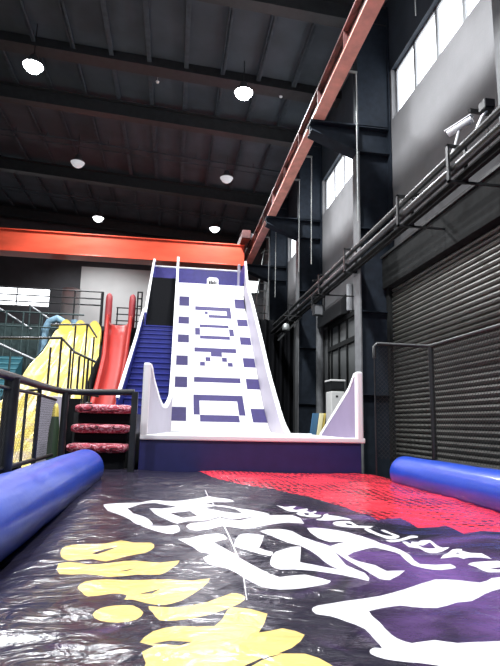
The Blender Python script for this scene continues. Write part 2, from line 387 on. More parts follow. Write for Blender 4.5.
# overhead crane bridge
t = thing('overhead_crane_bridge', (-4, 22.4, 8.75), 'glossy orange red crane bridge beam across the hall', 'crane')
g = MB(); g.box(-11.9, 2.85, 22.1, 22.75, 8.72, 9.62); g.box(-11.9, 2.85, 22.02, 22.83, 8.68, 8.73); g.box(-11.9, 2.85, 22.02, 22.83, 9.62, 9.67)
g.build('bridge_beam', BRIDGE, t, bevel=.01)
g = MB().box(2.62, 2.99, 21.2, 23.7, 9.68, 10.05); g.build('end_carriage', WEBRED, t, bevel=.02)
for yy in (21.5, 23.4):
    w = MB(); w.tube([(2.99, yy, 9.872), (3.14, yy, 9.872)], .13, 14); w.build('wheel', STEEL, t)
# girder side conduits: arm and hanging rod
def drop_rod(y, zl, label):
    t = thing('drop_rod', (3.4, y, 9.07), label, 'rod', 'thin rods hanging beside the crane beam')
    MB().box(3.29, 3.48, y - .02, y + .02, 9.05, 9.09).build('arm', PIPELIGHT, t)
    MB().tube([(3.46, y, 9.09), (3.46, y, zl)], .013, 6).build('rod', PIPELIGHT, t)
drop_rod(9.35, 5.8, 'thin pale rod hanging from the crane beam beside the nearest window')
drop_rod(12.9, 6.0, 'thin pale rod hanging from the crane beam near the second window')
drop_rod(14.3, 6.2, 'thin pale rod hanging just past the second window')
drop_rod(17.9, 6.3, 'faint rod hanging beside the farthest wall window, nearer of two')
drop_rod(19.3, 6.3, 'faint rod hanging beside the farthest wall window, farther of two')
tag(MB().tube([(4.6, 8.9, roofz(4.6)), (4.6, 8.9, 10.2)], .012, 6).build('drop_rod', PIPELIGHT), 'short thin rod in front of the wall above the nearest window', 'rod')

# bundle of pipes along the columns
for k, (x_, z_, r_, m_, lb) in enumerate(((3.98, 5.83, .055, GREYPIPE, 'uppermost dark pipe of the bundle along the right wall'), (4.02, 5.66, .035, PIPELIGHT, 'thin galvanised pipe in the middle of the pipe bundle'),
                                      (3.92, 5.54, .07, RAIL, 'lowest and thickest black pipe of the bundle'))):
    pts = [(x_, yy, z_) for yy in (1.0, 6, 12, 20.8)]
    tag(MB().tube(pts, r_, 12).build('steel_pipe', m_), lb, 'pipe')
tray = MB().box(4.02, 4.09, 1, 20.8, 5.362, 5.50)
tag(tray.build('cable_tray', HOUSING), 'black cable tray under the pipe bundle on the right', 'tray')
def bracket(y, label):
    b = MB().box(3.815, 4.125, y - .03, y + .03, 5.33, 5.36).box(3.815, 3.845, y - .03, y + .03, 5.33, 5.92).box(3.815, 4.125, y - .03, y + .03, 5.89, 5.92).box(4.095, 4.125, y - .03, y + .03, 5.33, 5.92)
    if abs(y - 11.3) > .1 and abs(y - 17.3) > .1: b.box(4.125, 5.01, y - .02, y + .02, 5.33, 5.36)
    return tag(b.build('pipe_bracket', BLACK), label, 'bracket')
for y, lb in ((6.6, 'pipe bracket below the nearer security camera'), (8.35, 'pipe bracket left of the bullet camera'), (11.3, 'pipe bracket on the black column'), (13.5, 'pipe bracket over the glazed door bay'), (17.3, 'farthest pipe bracket, on the second column')): bracket(y, lb)
# thin support rods off the wall
for y, lb in ((9.1, 'short black angle strut on the plaster left of the bullet camera'), (6.5, 'short black angle strut above the pipes at the right edge'), (15.3, 'black wall strut above the floodlight')):
    m_ = MB().bar((4.15, y, 6.25 if y > 8 else 6.45), (4.99, y + .25, 6.5 if y > 8 else 6.6), .05, .05); m_.tube([(4.5, y + .1, 6.3), (4.5, y + .1, 5.8)], .01, 6)
    tag(m_.build('angle_strut', BLACK), lb, 'strut')
# security cameras
t = thing('security_camera', (4.2, 6.9, 6.0), 'white bullet security camera pointing along the wall', 'camera')
MB().tube([(4.06, 6.95, 5.90), (4.14, 6.92, 6.10), (4.2, 6.88, 6.37)], .02, 10).build('mount', CAMWHITE, t)
a = Vector((4.32, 6.70, 6.46)); b_ = Vector((4.10, 7.02, 6.37))
MB().tube([a, b_], .055, 18).bar(a + Vector((0, 0, .055)), b_ + Vector((0, 0, .055)) + (b_ - a).normalized() * .04, .11, .015).build('camera_body', CAMWHITE, t)
d_ = (b_ - a).normalized(); MB().tube([b_, b_ + d_ * .01], .045, 18).build('lens', LENS, t)
t = thing('security_camera', (4.25, 6.25, 6.0), 'small dark faced security camera at the right edge', 'camera')
MB().tube([(4.06, 6.3, 5.90), (4.2, 6.28, 6.22), (4.27, 6.26, 6.30)], .02, 10).build('mount', CAMWHITE, t)
MB().box(4.19, 4.35, 6.18, 6.34, 6.30, 6.45).build('camera_body', GREYPIPE, t, bevel=.015)
MB().box(4.20, 4.34, 6.165, 6.18, 6.32, 6.44).build('lens', LENS, t)
# floodlight under the pipes
t = thing('floodlight', (3.9, 13.9, 5.2), 'small black floodlight hanging under the wall pipes by the glazed door', 'lamp')
MB().bar((3.7, 13.8, 5.35), (4.1, 13.8, 5.35), .03, .03).bar((3.72, 13.8, 5.33), (3.72, 13.8, 4.95), .02, .03).bar((4.08, 13.8, 5.33), (4.08, 13.8, 4.95), .02, .03).build('bracket', BLACK, t)
MB().box(3.75, 4.05, 13.75, 13.88, 4.8, 5.12).build('lamp_body', BLACK, t, bevel=.02)
MB().box(3.79, 4.01, 13.735, 13.752, 4.84, 5.08).build('lens', COLEDGE, t)
# far ladder
t = thing('caged_ladder', (4.2, 25.6, 6.5), 'white caged ladder in the far right corner beside the crane beam', 'ladder')
la = MB()
for x_ in (3.95, 4.4): la.tube([(x_, 25.8, 6.3), (x_ + .1, 25.8, 8.5), (x_ + .45, 25.8, 10.9)], .035, 8)
la.build('side_rail', PIPELIGHT, t)
for k in range(11):
    zz = 6.6 + k * .4; xo = pl([(6.3, 0), (8.5, .1), (10.9, .45)], zz)
    MB().tube([(3.95 + xo, 25.8, zz), (4.4 + xo, 25.8, zz)], .022, 6).build('rung', PIPELIGHT, t)
for k in range(4):
    zz = 7.3 + k * 1.1; xo = pl([(6.3, 0), (8.5, .1), (10.9, .45)], zz)
    MB().tube([(3.95 + xo + .225 - .36 * math.cos(a), 25.8 - .62 * math.sin(a), zz) for a in [PI * j / 10 for j in range(11)]], .018, 6).build('cage_hoop', PIPELIGHT, t)
# ---- lamps
def make_lamp(loc, lens, label, rod=.9, s=1.0):
    x, y, z = loc
    t = thing('high_bay_lamp', loc, label, 'lamp', 'round lamps under the roof')
    MB().lathe((x, y, z), [(.09 * s, .34 * s), (.12 * s, .30 * s), (.16 * s, .16 * s), (.30 * s, .0), (.285 * s, .0), (.15 * s, .14 * s), (.02, .15 * s)], 24).build('reflector', SHADE, t)
    MB().lathe((x, y, z), [(.0, -.20 * s), (.10 * s, -.185 * s), (.19 * s, -.12 * s), (.25 * s, -.03), (.27 * s, .015), (.26 * s, .04), (.0, .05)], 24).build('lens', lens, t)
    MB().tube([(x, y, z + .33 * s), (x, y, roofz(x) - .005)], .015, 6).build('rod', BLACK, t)
    return t
LAMPS = [((-4.45, 14.3, 11.85), LAMPON, 'brilliant round lamp near the top left corner'), ((1.70, 14.3, 11.75), LAMPON, 'brilliant round lamp near the top centre'),
 ((-4.22, 20.2, 11.95), LAMPDIM, 'faintly lit round lamp, left one of the middle pair'), ((1.78, 20.2, 11.85), LAMPDIM, 'faintly lit round lamp, right one of the middle pair'),
 ((-4.2, 26.0, 11.95), LAMPMID, 'small glowing bell lamp above the crane bridge on the left'), ((1.75, 26.0, 11.85), LAMPMID, 'small glowing bell lamp above the slide top')]
for l, m_, lb in LAMPS: make_lamp(l, m_, lb, s=1.0)
for l in ((-4.4, 3.0, 11.9), (1.7, 3.0, 11.7), (-4.4, 8.3, 11.9), (1.7, 8.3, 11.7)): make_lamp(l, LAMPON, 'round high bay lamp behind the view')
# detectors on the roof
for p, lb in (((-.98, 15.6, 12.72), 'tiny white detector on the roof between the two brilliant lamps'), ((3.05, 15.25, 12.45), 'tiny white detector on the roof left of the crane beam')):
    m_ = MB().lathe(p, [(0, -.05), (.05, -.04), (.06, 0), (.02, .03), (.006, .06), (.006, roofz(p[0]) - p[2])], 12)
    tag(m_.build('smoke_detector', CAMWHITE), lb, 'detector')

# ================================================================== THE DROP SLIDE
K = [(9, 1.58), (12.2, 1.58), (12.9, 1.63), (13.6, 2.02), (14.44, 2.66), (16.05, 4.09), (17.25, 5.12), (18.4, 6.2), (18.8, 6.86)]
def cr(Y, K=K):
    n = len(K)
    if Y <= K[0][0]: return K[0][1]
    for i in range(n - 1):
        if Y <= K[i + 1][0]:
            y0, z0 = K[i]; y1, z1 = K[i + 1]
            def m(j):
                a = K[max(j - 1, 0)]; b = K[min(j + 1, n - 1)]; return (b[1] - a[1]) / (b[0] - a[0])
            h = y1 - y0; t = (Y - y0) / h
            return (2*t**3-3*t*t+1)*z0+(t**3-2*t*t+t)*h*m(i)+(-2*t**3+3*t*t)*z1+(t**3-t*t)*h*m(i+1)
    return K[-1][1]
sl = thing('drop_slide', (1.2, 12, 0), 'tall white drop slide with purple pixel squares spelling letters, beside blue steps', 'slide')
# base box in front
MB().box(-.52, 3.34, 9.02, 12.4, 0, 1.50).build('base_box', NAVY, sl, bevel=.02)
MB().box(-.52, 3.40, 8.98, 9.14, 1.50, 1.59).build('front_lip', CAP, sl, bevel=.02)
MB().box(-.50, 3.34, 9.14, 12.4, 1.50, 1.575).build('landing_deck', CAP, sl)
# chute surface: panels and purple squares in one mesh
SQ = [(.06,.41,18.06,18.46),(.06,.41,17.16,17.50),(.06,.41,16.26,16.62),(.04,.38,15.34,15.70),(.03,.37,14.55,14.92),(-.02,.35,13.31,13.85),
 (2.05,2.40,18.06,18.46),(2.05,2.40,17.16,17.50),(2.05,2.40,16.26,16.62),(2.05,2.41,15.34,15.70),(2.05,2.42,14.55,14.92),(2.05,2.42,13.31,13.85),
 (.62,1.87,17.88,18.07),(1.72,1.87,17.51,17.88),(1.08,1.72,17.51,17.67),(.95,1.06,17.69,17.84),
 (.76,1.73,17.02,17.16),(.61,.77,16.64,16.98),(1.73,1.88,16.64,16.98),(.76,1.73,16.46,16.62),
 (.58,1.88,15.88,16.06),(1.08,1.42,15.71,15.88),(.91,1.06,15.52,15.68),(1.41,1.56,15.52,15.68),(.74,.89,15.34,15.49),(1.57,1.72,15.34,15.49),
 (.56,1.89,14.75,14.93),(.54,1.89,14.10,14.31),(.54,.70,13.57,14.10),(1.72,1.89,13.57,14.10),(.70,1.71,13.30,13.57)]
xs = sorted({-.02, 2.42} | {s for q in SQ for s in q[:2]} | {-.02 + .122 * k for k in range(21)}); xs = [x for x in xs if x <= 2.4201]
ys = sorted({s for q in SQ for s in q[2:]} | {12.2 + .12 * k for k in range(56) if 12.2 + .12 * k <= 18.8} | {18.8})
vv = [(x, y, cr(y)) for y in ys for x in xs]; ff = []; mm = []
for j in range(len(ys) - 1):
    for i in range(len(xs) - 1):
        cx, cy = (xs[i] + xs[i+1]) / 2, (ys[j] + ys[j+1]) / 2; a = j * len(xs) + i
        ff.append((a, a + 1, a + len(xs) + 1, a + len(xs))); mm.append(1 if any(q[0] < cx < q[1] and q[2] < cy < q[3] for q in SQ) else 0)
c = MB(); c.v = vv; c.f = ff; c.mi = mm; c.sm = [True] * len(ff)
nb = len(c.v); under = [(x, y, cr(y) - .12) for y in ys for x in (xs[0], xs[-1])]
c.add(under, [(2*j, 2*j+2, 2*j+3, 2*j+1) for j in range(len(ys) - 1)])
c.build('chute', [TILE, PURPLE], sl, fix=False)
# side walls: outline polygons between a foot and a top line
def side_wall(name, plan, prof_top, prof_bot, th, ys_, mats, parent=sl):
    """vertical wall following plan(y)->x ; faces + cap"""
    w = MB(); A = []; B = []; 
    for y in ys_:
        x = plan(y); A += [(x, y, prof_bot(y)), (x, y, prof_top(y))]; B += [(x + th, y, prof_bot(y)), (x + th, y, prof_top(y))]
    n = len(ys_)
    w.add(A + B, [(2*i, 2*i+1, 2*i+3, 2*i+2) for i in range(n-1)] + [(2*n+2*i, 2*n+2*i+2, 2*n+2*i+3, 2*n+2*i+1) for i in range(n-1)] +
          [(2*i, 2*i+2, 2*n+2*i+2, 2*n+2*i) for i in range(n-1)] + [(2*i+1, 2*n+2*i+1, 2*n+2*i+3, 2*i+3) for i in range(n-1)] + [(0, 2*n, 2*n+1, 1), (2*n-2, 2*n-1, 4*n-1, 4*n-2)])
    o = w.build(name, mats, parent)
    cap = MB(); cap.grid(lambda u, t: (0, 0, 0), 1, 1) if 0 else None
    pts = [Vector((plan(y) + th / 2, y, prof_top(y))) for y in ys_]
    P = []
    for i, p in enumerate(pts):
        d = (pts[min(i+1, n-1)] - pts[max(i-1, 0)]).normalized(); nrm = Vector((1, 0, 0)).cross(d).normalized()
        if nrm.z < 0: nrm = -nrm
        h = th / 2 + .012
        P += [p - Vector((h, 0, 0)) - nrm * .05, p + Vector((h, 0, 0)) - nrm * .05, p + Vector((h, 0, 0)) + nrm * .015, p - Vector((h, 0, 0)) + nrm * .015]
    f = [(4*i+k, 4*i+(k+1) % 4, 4*i+4+(k+1) % 4, 4*i+4+k) for i in range(n-1) for k in range(4)] + [(0, 1, 2, 3), (4*n-4, 4*n-3, 4*n-2, 4*n-1)]
    cap.add(P, f); cap.build('edge_cap', CAP, o)
    return o
top_r = [(10.95, 1.58), (11.63, 1.88), (12.37, 2.37), (13.54, 3.21), (14.5, 4.02), (16.6, 5.7), (17.94, 6.74), (18.65, 7.75), (18.9, 8.1)]
topR = lambda y: cr(y, top_r)
ysr = [10.96 + (18.7 - 10.96) * k / 60 for k in range(61)]
side_wall('side_wall', lambda y: 2.43, topR, lambda y: min(topR(y) - .02, (cr(y) if y > 9 else 1.5) - .1), .06, ysr, LILACPALE)
topl = [(9.0, 2.77), (9.35, 2.77), (9.6, 2.60), (10.0, 2.43), (10.4, 2.27), (10.9, 2.15), (11.5, 2.15), (12.0, 2.28), (12.6, 2.6), (13.54, 3.25), (14.5, 4.04), (16.6, 5.72), (17.94, 6.78), (18.65, 7.75), (18.9, 8.1)]
topL = lambda y: cr(y, topl)
planL = lambda y: pl([(9, -.50), (12.3, -.09), (13.2, -.08), (20, -.08)], y)
side_wall('side_wall', planL, topL, lambda y: cr(max(y, 9.01)) - .1, .06, [9.1 + (18.7 - 9.1) * k / 90 for k in range(91)], LILACPALE)
MB().box(-.52, -.40, 8.98, 9.12, 1.55, 2.79).build('end_post', CAP, sl, bevel=.03)
topw = [(9.0, 2.75), (9.2, 2.74), (9.5, 2.5), (11.45, 1.60)]
side_wall('landing_wing', lambda y: 3.28, lambda y: pl(topw, y), lambda y: 1.55, .06, [9.1 + 2.35 * k / 24 for k in range(25)], LILACSHADE)
MB().box(3.25, 3.37, 8.98, 9.12, 1.55, 2.77).build('end_post', CAP, sl, bevel=.03)
MB().box(-.04, 3.32, 12.3, 12.4, 1.4, 1.6).build('rear_lip', CAP, sl)
# top platform and its back panel
MB().box(-1.0, 2.5, 18.8, 20.4, 6.70, 6.84).build('top_platform', NAVY, sl)
MB().box(0.0, 2.45, 18.77, 18.84, 6.80, 6.88).build('top_lip', CAP, sl, bevel=.02)
bp = MB().box(-1.0, 2.5, 20.3, 20.36, 6.84, 7.86).build('back_panel', PURPAD, sl)
MB().tube([(-1.0, 20.3, 7.9), (2.5, 20.3, 7.9)], .035, 10).build('top_rail', CAP, bp)
for x_ in (2.35,): MB().box(x_, x_ + .1, 20.1, 20.3, 7.0, 8.15).build('corner_post', LILACPALE, sl, bevel=.02)
MB().box(2.42, 2.50, 18.65, 20.3, 7.0, 7.75).build('platform_side', PURPAD, sl)
MB().box(-.08, -.02, 18.62, 20.3, 6.9, 7.78).build('platform_side', CAP, sl)
s_ = MB().prism([(1.05, 18.86, 6.84), (1.48, 18.86, 6.84), (1.48, 18.86, 7.10), (1.40, 18.86, 7.17), (1.13, 18.86, 7.17), (1.05, 18.86, 7.10)], (0, .03, 0)).build('sign_plate', CAP, sl)
g = MB()
for k, (a, w, h) in enumerate(((1.12, .06, .12), (1.19, .045, .15), (1.245, .06, .11), (1.32, .045, .14), (1.375, .035, .10))): g.box(a, a + w, 18.853, 18.862, 6.90, 6.90 + h)
g.build('lettering', BLACK, s_)
# structure below the chute
for y, z in ((14.2, 2.2), (16.0, 3.8), (18.2, 5.8), (20.2, 6.70)):
    sup = MB()
    for x_ in (.1, 2.35): sup.box(x_ - .05, x_ + .05, y - .05, y + .05, 0, z)
    sup.box(.1, 2.35, y - .04, y + .04, z - .3, z - .2)
    sup.build('support_frame', RAIL, sl)
bk = MB().prism([(2.40, 12.5, 0), (2.40, 20.3, 0), (2.40, 20.3, 6.84), (2.40, 18.7, 6.6), (2.40, 17.2, 4.9), (2.40, 16, 3.85), (2.40, 14.4, 2.4), (2.40, 13, 1.4)], (.03, 0, 0)); bk.build('side_skirt', BLACKPAD, sl)

# ---- blue climbing steps beside the chute
st = thing('climbing_steps', (-.6, 14, 0), 'blue padded climbing steps between white edged walls, left of the white slide', 'steps')
b_ = MB(); n = 16; rise = (4.85 - 2.0) / n; run = (17.0 - 12.45) / n
poly = [(0, 12.45, .6)]
for k in range(n): 
    z0 = 2.0 + k * rise; y0 = 12.45 + k * run; poly += [(0, y0, z0 + rise - .0), (0, y0 + run, z0 + rise)] if k else [(0, y0, z0), (0, y0, z0 + rise), (0, y0 + run, z0 + rise)]
xa = lambda y: pl([(12.45, -1.16), (17, -1.06), (20, -.92)], y)
bmb = MB()
for k in range(n):
    y0 = 12.45 + k * run; z1 = 2.0 + (k + 1) * rise
    q = [(0, y0, z1 - rise - .5), (0, y0, z1 - .05), (0, y0 - .035, z1 - .035), (0, y0 - .035, z1 - .01), (0, y0 - .01, z1), (0, y0 + run + .02, z1), (0, y0 + run + .02, z1 - rise - .5)]
    bmb.add([(xa(y0), p[1], p[2]) for p in q] + [(-.10, p[1], p[2]) for p in q], [tuple(range(7)), tuple(range(13, 6, -1))] + [(i, (i+1) % 7, 7+(i+1) % 7, 7+i) for i in range(7)])
bmb.build('blue_steps', BLUEPAD, st)
bmb = MB(); n2 = 10
for k in range(n2):
    y0 = 17.0 + k * .19; z0 = 4.85 + k * .215; bmb.box(xa(y0), -.10, y0, y0 + .22, z0 - .6, z0 + .215)
bmb.box(-.95, -.1, 18.85, 18.95, 6.5, 6.99)
bmb.build('shaded_black_upper_steps', BLACKPAD, st)  # shadow over the upper steps is put into their black colour
MB().box(-1.16, -.10, 12.40, 12.47, .0, 2.1).build('front_panel', BLUEPAD, st)
lowt = [(11.85, 2.30), (12.15, 2.49), (15.1, 4.12), (17.3, 5.50)]
def stairz(y): return pl([(11.5, 1.4), (12.45, 1.6), (17, 4.5), (19, 6.5), (20.4, 6.5)], y)
side_wall('outer_wall', lambda y: pl([(11.85, -1.24), (17.3, -1.13)], y), lambda y: pl(lowt, y), lambda y: stairz(y) - .3, .05, [11.85 + 5.45 * k / 20 for k in range(21)], BLUEPAD, st)
upt = [(16.9, 5.30), (19.85, 8.05), (20.3, 8.1)]
side_wall('outer_wall', lambda y: pl([(16.9, -1.05), (20.3, -.99)], y), lambda y: pl(upt, y), lambda y: stairz(y) - .3, .05, [16.9 + 3.4 * k / 16 for k in range(17)], BLUEPAD, st)
for y, z in ((12.6, 1.5), (15, 2.9), (17.3, 4.3), (20.2, 6.5)):
    sup = MB()
    for x_ in (-1.0, -.3): sup.box(x_ - .05, x_ + .05, y - .05, y + .05, 0, z)
    sup.box(-1.0, -.3, y - .04, y + .04, z - .3, z - .2).build('support_frame', RAIL, st)

# ================================================================== AIRBAG
PR = {"W":[[[-0.618,5.384],[-0.544,5.079],[-0.404,4.764],[-0.305,4.579],[-0.23,4.345],[-0.114,4.358],[-0.15,4.552],[-0.258,4.783],[-0.341,5.04],[-0.369,5.114],[-0.295,5.376],[-0.132,5.555],[0.066,5.221],[0.304,5.233],[0.463,5.408],[0.667,5.512],[0.621,5.672],[0.434,6.008],[0.301,5.769],[0.068,5.64],[-0.138,5.741],[-0.283,5.588],[-0.537,5.46]],[[-0.177,5.21],[-0.05,5.118],[0.113,5.223],[0.278,5.292],[0.448,5.229],[0.665,5.02],[0.843,4.844],[0.905,4.779],[0.741,4.603],[0.531,4.502],[0.441,4.615],[0.332,4.499],[0.183,4.469],[0.081,4.389],[0.001,4.506],[-0.11,4.832]],[[-0.208,4.307],[-0.132,4.319],[-0.016,4.325],[0.081,4.351],[0.096,4.099],[0.041,4.033],[-0.069,4.121]],[[0.146,4.294],[0.179,4.367],[0.32,4.441],[0.436,4.555],[0.589,4.429],[0.816,4.685],[1.107,4.781],[1.105,4.336],[0.974,4.351],[0.756,4.194],[0.584,4.089],[0.423,4.233],[0.223,4.11]],[[0.076,3.862],[0.164,3.9],[0.274,3.956],[0.375,3.96],[0.417,3.8],[0.32,3.721],[0.359,3.552],[0.417,3.428],[0.474,3.204],[0.539,3.063],[0.618,2.947],[0.764,2.971],[0.876,2.854],[0.804,2.778],[0.672,2.714],[0.568,2.706],[0.486,2.752],[0.435,2.893],[0.382,3.031],[0.318,3.119],[0.259,3.164],[0.22,3.288],[0.271,3.415],[0.211,3.453],[0.173,3.591]],[[0.512,3.887],[0.581,3.937],[0.684,3.83],[0.593,3.494],[0.671,3.425],[0.639,3.354],[0.524,3.429],[0.442,3.596]],[[0.683,3.997],[0.845,4.05],[0.925,3.994],[0.96,3.796],[1.022,3.678],[1.097,3.594],[1.05,3.124],[1.107,2.967],[1.074,2.824],[1.008,2.933],[0.958,3.123],[0.941,3.34],[0.884,3.549],[0.814,3.66],[0.739,3.814]],[[0.685,3.426],[0.821,3.539],[0.881,3.536],[0.794,3.211],[0.846,3.174],[0.994,3.021],[1.077,2.843],[0.964,2.938],[0.82,3.033],[0.64,3.054],[0.608,3.123],[0.619,3.248]],[[1.07,4.108],[1.215,4.11],[1.367,4.036],[1.462,3.855],[1.495,3.701],[1.551,3.575],[1.549,3.34],[1.526,3.155],[1.702,3.122],[1.685,3.023],[1.572,3.0],[1.503,3.045],[1.457,3.118],[1.487,3.352],[1.472,3.474],[1.419,3.603],[1.284,3.49],[1.132,3.336],[1.156,3.215],[1.235,3.142],[1.25,3.0],[1.357,2.996],[1.193,2.825],[1.148,2.853],[1.129,3.026],[1.093,3.233],[1.097,3.594],[1.257,3.714],[1.129,3.701],[1.065,3.779]],[[0.653,2.416],[0.696,2.478],[0.845,2.532],[1.034,2.574],[1.202,2.66],[1.451,2.829],[1.571,2.814],[1.68,2.773],[1.786,2.829],[1.837,2.831],[2.003,2.896],[2.245,2.881],[2.066,2.66],[1.863,2.7],[1.724,2.664],[1.592,2.589],[1.462,2.49],[1.374,2.47],[1.234,2.397],[1.123,2.415],[1.077,2.443],[0.899,2.368],[0.897,2.239],[0.901,2.127],[0.913,2.07],[0.941,2.033],[1.054,2.072],[1.126,2.037],[1.305,2.036],[1.551,2.021],[1.263,1.662],[1.178,1.738],[1.046,1.815],[0.941,1.857],[0.847,1.874],[0.779,1.905],[0.744,1.946],[0.753,1.979],[0.781,2.001],[0.805,1.994],[0.812,2.079],[0.812,2.186],[0.752,2.257],[0.704,2.312],[0.651,2.341]],[[1.071,5.353],[1.149,5.272],[1.222,5.354],[1.282,5.334],[1.199,5.161],[1.222,5.11],[1.357,5.209],[1.348,5.139],[1.195,4.941],[1.146,4.95],[1.122,5.124],[1.104,5.206]],[[1.16,4.849],[1.261,5.045],[1.325,5.086],[1.346,5.017],[1.411,5.112],[1.409,5.035],[1.324,4.863],[1.382,4.801],[1.355,4.74],[1.305,4.708],[1.228,4.749],[1.18,4.779]],[[1.415,4.818],[1.468,4.869],[1.449,4.79],[1.511,4.745],[1.562,4.662],[1.58,4.538],[1.492,4.533],[1.398,4.48],[1.32,4.466],[1.246,4.496],[1.328,4.614]],[[1.361,4.382],[1.407,4.437],[1.525,4.452],[1.54,4.372],[1.554,4.294],[1.665,4.271],[1.617,4.205],[1.464,4.175],[1.379,4.232],[1.361,4.319]],[[1.536,4.124],[1.586,4.189],[1.588,4.067],[1.616,3.976],[1.657,3.923],[1.685,3.914],[1.685,3.952],[1.661,4.026],[1.662,4.1],[1.696,4.111],[1.703,3.992],[1.729,3.912],[1.719,3.876],[1.622,3.804],[1.599,3.906],[1.572,3.975],[1.538,4.042]],[[1.564,3.77],[1.607,3.771],[1.69,3.813],[1.817,3.896],[1.858,3.875],[1.845,3.84],[1.784,3.828],[1.638,3.697],[1.575,3.696]],[[1.653,3.686],[1.685,3.696],[1.695,3.639],[1.707,3.654],[1.738,3.709],[1.785,3.706],[1.827,3.759],[1.892,3.74],[1.842,3.551],[1.85,3.482],[1.894,3.471],[1.818,3.418],[1.75,3.383],[1.719,3.405],[1.715,3.472],[1.709,3.541],[1.652,3.573],[1.649,3.618]],[[1.702,3.236],[1.819,3.356],[1.89,3.428],[1.956,3.423],[1.94,3.398],[1.971,3.345],[2.025,3.305],[1.989,3.142],[1.957,3.197],[1.877,3.207],[1.828,3.185],[1.812,3.222],[1.748,3.227]],[[1.807,3.103],[1.868,3.128],[1.996,3.098],[2.019,3.073],[2.192,3.112],[2.02,2.876],[1.895,2.919],[1.831,2.927],[1.823,2.972],[1.83,3.054]]],"D2":[[[0.02,4.832],[0.197,4.894],[0.253,4.664],[0.125,4.617]],[[0.34,5.043],[0.443,5.164],[0.611,4.963],[0.658,4.757],[0.503,4.807]],[[1.249,4.915],[1.294,4.884],[1.266,4.805],[1.239,4.809]],[[1.469,4.387],[1.517,4.359],[1.508,4.3],[1.465,4.324]],[[1.732,3.608],[1.76,3.585],[1.848,3.655],[1.823,3.571],[1.807,3.493],[1.769,3.519],[1.741,3.547]],[[1.844,3.313],[1.894,3.365],[1.889,3.332]],[[1.89,3.017],[1.954,3.008],[1.968,2.981],[1.923,2.98]]],"R":[[[0.47,8.98],[0.498,8.93],[0.627,7.991],[0.737,7.577],[0.93,7.08],[1.131,6.828],[1.318,6.649],[1.426,6.273],[1.585,5.952],[1.708,5.589],[1.793,5.349],[1.761,4.878],[1.822,4.809],[1.805,4.503],[1.895,4.544],[2.046,4.591],[2.031,4.359],[1.999,4.149],[2.183,4.17],[2.287,4.25],[2.278,4.122],[2.228,3.86],[2.411,3.943],[2.555,3.906],[2.786,3.761],[3.62,3.4],[3.62,8.98],[0.5,8.98]]],"Y":[[[-0.654,3.584],[-0.651,3.725],[-0.538,3.792],[-0.401,3.788],[-0.309,3.852],[-0.224,3.79],[-0.103,3.777],[-0.077,3.595],[-0.127,3.438],[-0.232,3.402],[-0.343,3.304],[-0.428,3.363],[-0.536,3.347],[-0.603,3.431]],[[-0.611,3.316],[-0.548,3.315],[-0.436,3.246],[-0.304,3.252],[-0.169,3.255],[-0.031,3.218],[0.081,3.241],[0.037,3.074],[-0.025,2.952],[-0.15,2.973],[-0.285,2.934],[-0.42,3.037],[-0.553,3.052]],[[-0.417,2.794],[-0.394,2.871],[-0.294,2.89],[-0.129,2.868],[0.022,2.87],[0.144,2.862],[0.234,2.893],[0.178,2.727],[0.08,2.544],[0.002,2.489],[-0.077,2.524],[-0.138,2.577],[-0.178,2.583],[-0.17,2.643],[-0.241,2.677],[-0.345,2.645],[-0.384,2.723]],[[-0.291,2.407],[-0.268,2.463],[-0.209,2.495],[-0.132,2.493],[-0.082,2.394],[-0.107,2.316],[-0.177,2.304],[-0.252,2.341]],[[-0.064,2.479],[0.059,2.451],[0.199,2.525],[0.324,2.668],[0.362,2.655],[0.38,2.601],[0.335,2.492],[0.186,2.344],[0.057,2.281],[-0.012,2.29],[-0.042,2.387]],[[-0.078,2.068],[-0.035,2.183],[0.056,2.216],[0.203,2.21],[0.263,2.371],[0.299,2.45],[0.441,2.355],[0.365,2.127],[0.472,2.185],[0.543,2.114],[0.462,1.987],[0.405,1.941],[0.498,1.933],[0.565,1.847],[0.581,1.749],[0.492,1.618],[-0.025,1.65],[-0.061,1.789],[-0.048,1.889],[-0.065,1.968],[-0.023,2.021]]],"D":[[[-0.452,3.51],[-0.39,3.611],[-0.302,3.676],[-0.378,3.542],[-0.423,3.471]],[[-0.255,3.036],[-0.143,3.11],[-0.208,3.043]],[[-0.115,2.648],[-0.02,2.716],[-0.056,2.649]],[[-0.034,2.049],[0.03,2.078],[0.109,2.058],[0.065,2.029]],[[0.268,1.831],[0.339,1.9],[0.456,1.956],[0.408,1.931],[0.337,1.884],[0.287,1.827]]],"S":[[[0.427,6.479],[0.436,6.48],[0.445,3.968],[0.442,3.361],[0.426,2.988],[0.383,2.558],[0.379,2.557],[0.418,2.97],[0.433,3.341],[0.433,3.923]]]}
def bagz(x, y):
    z = 1.0 + .018*math.sin(1.9*x+.7*y+.4)*math.sin(1.1*y-.8*x) + .010*math.sin(4.1*x-1.3*y)*math.sin(2.6*y+.9*x)
    z += .0055 * math.sin(17*y + 6*x + 2*math.sin(3*x)) * math.sin(2.3*x + 1.1*y) ** 2 + .004 * math.sin(19*x - 8*y) * math.sin(1.7*y + 2) ** 2
    if x > 2.6: z -= .05 * ((x - 2.6) / .9) ** 2
    if x < -.72: z -= .16 * ((-.72 - x) / .4) ** 1.5 * max(0, min(1, (7 - y) / 3.5))
    return z
BX0, BX1, BY0, BY1 = -1.15, 3.62, -1.2, 8.98
def pip(x, y, P):
    r = False; j = len(P) - 1
    for i in range(len(P)):
        xi, yi = P[i]; xj, yj = P[j]
        if (yi > y) != (yj > y) and x < (xj - xi) * (y - yi) / (yj - yi) + xi: r = not r
        j = i
    return r
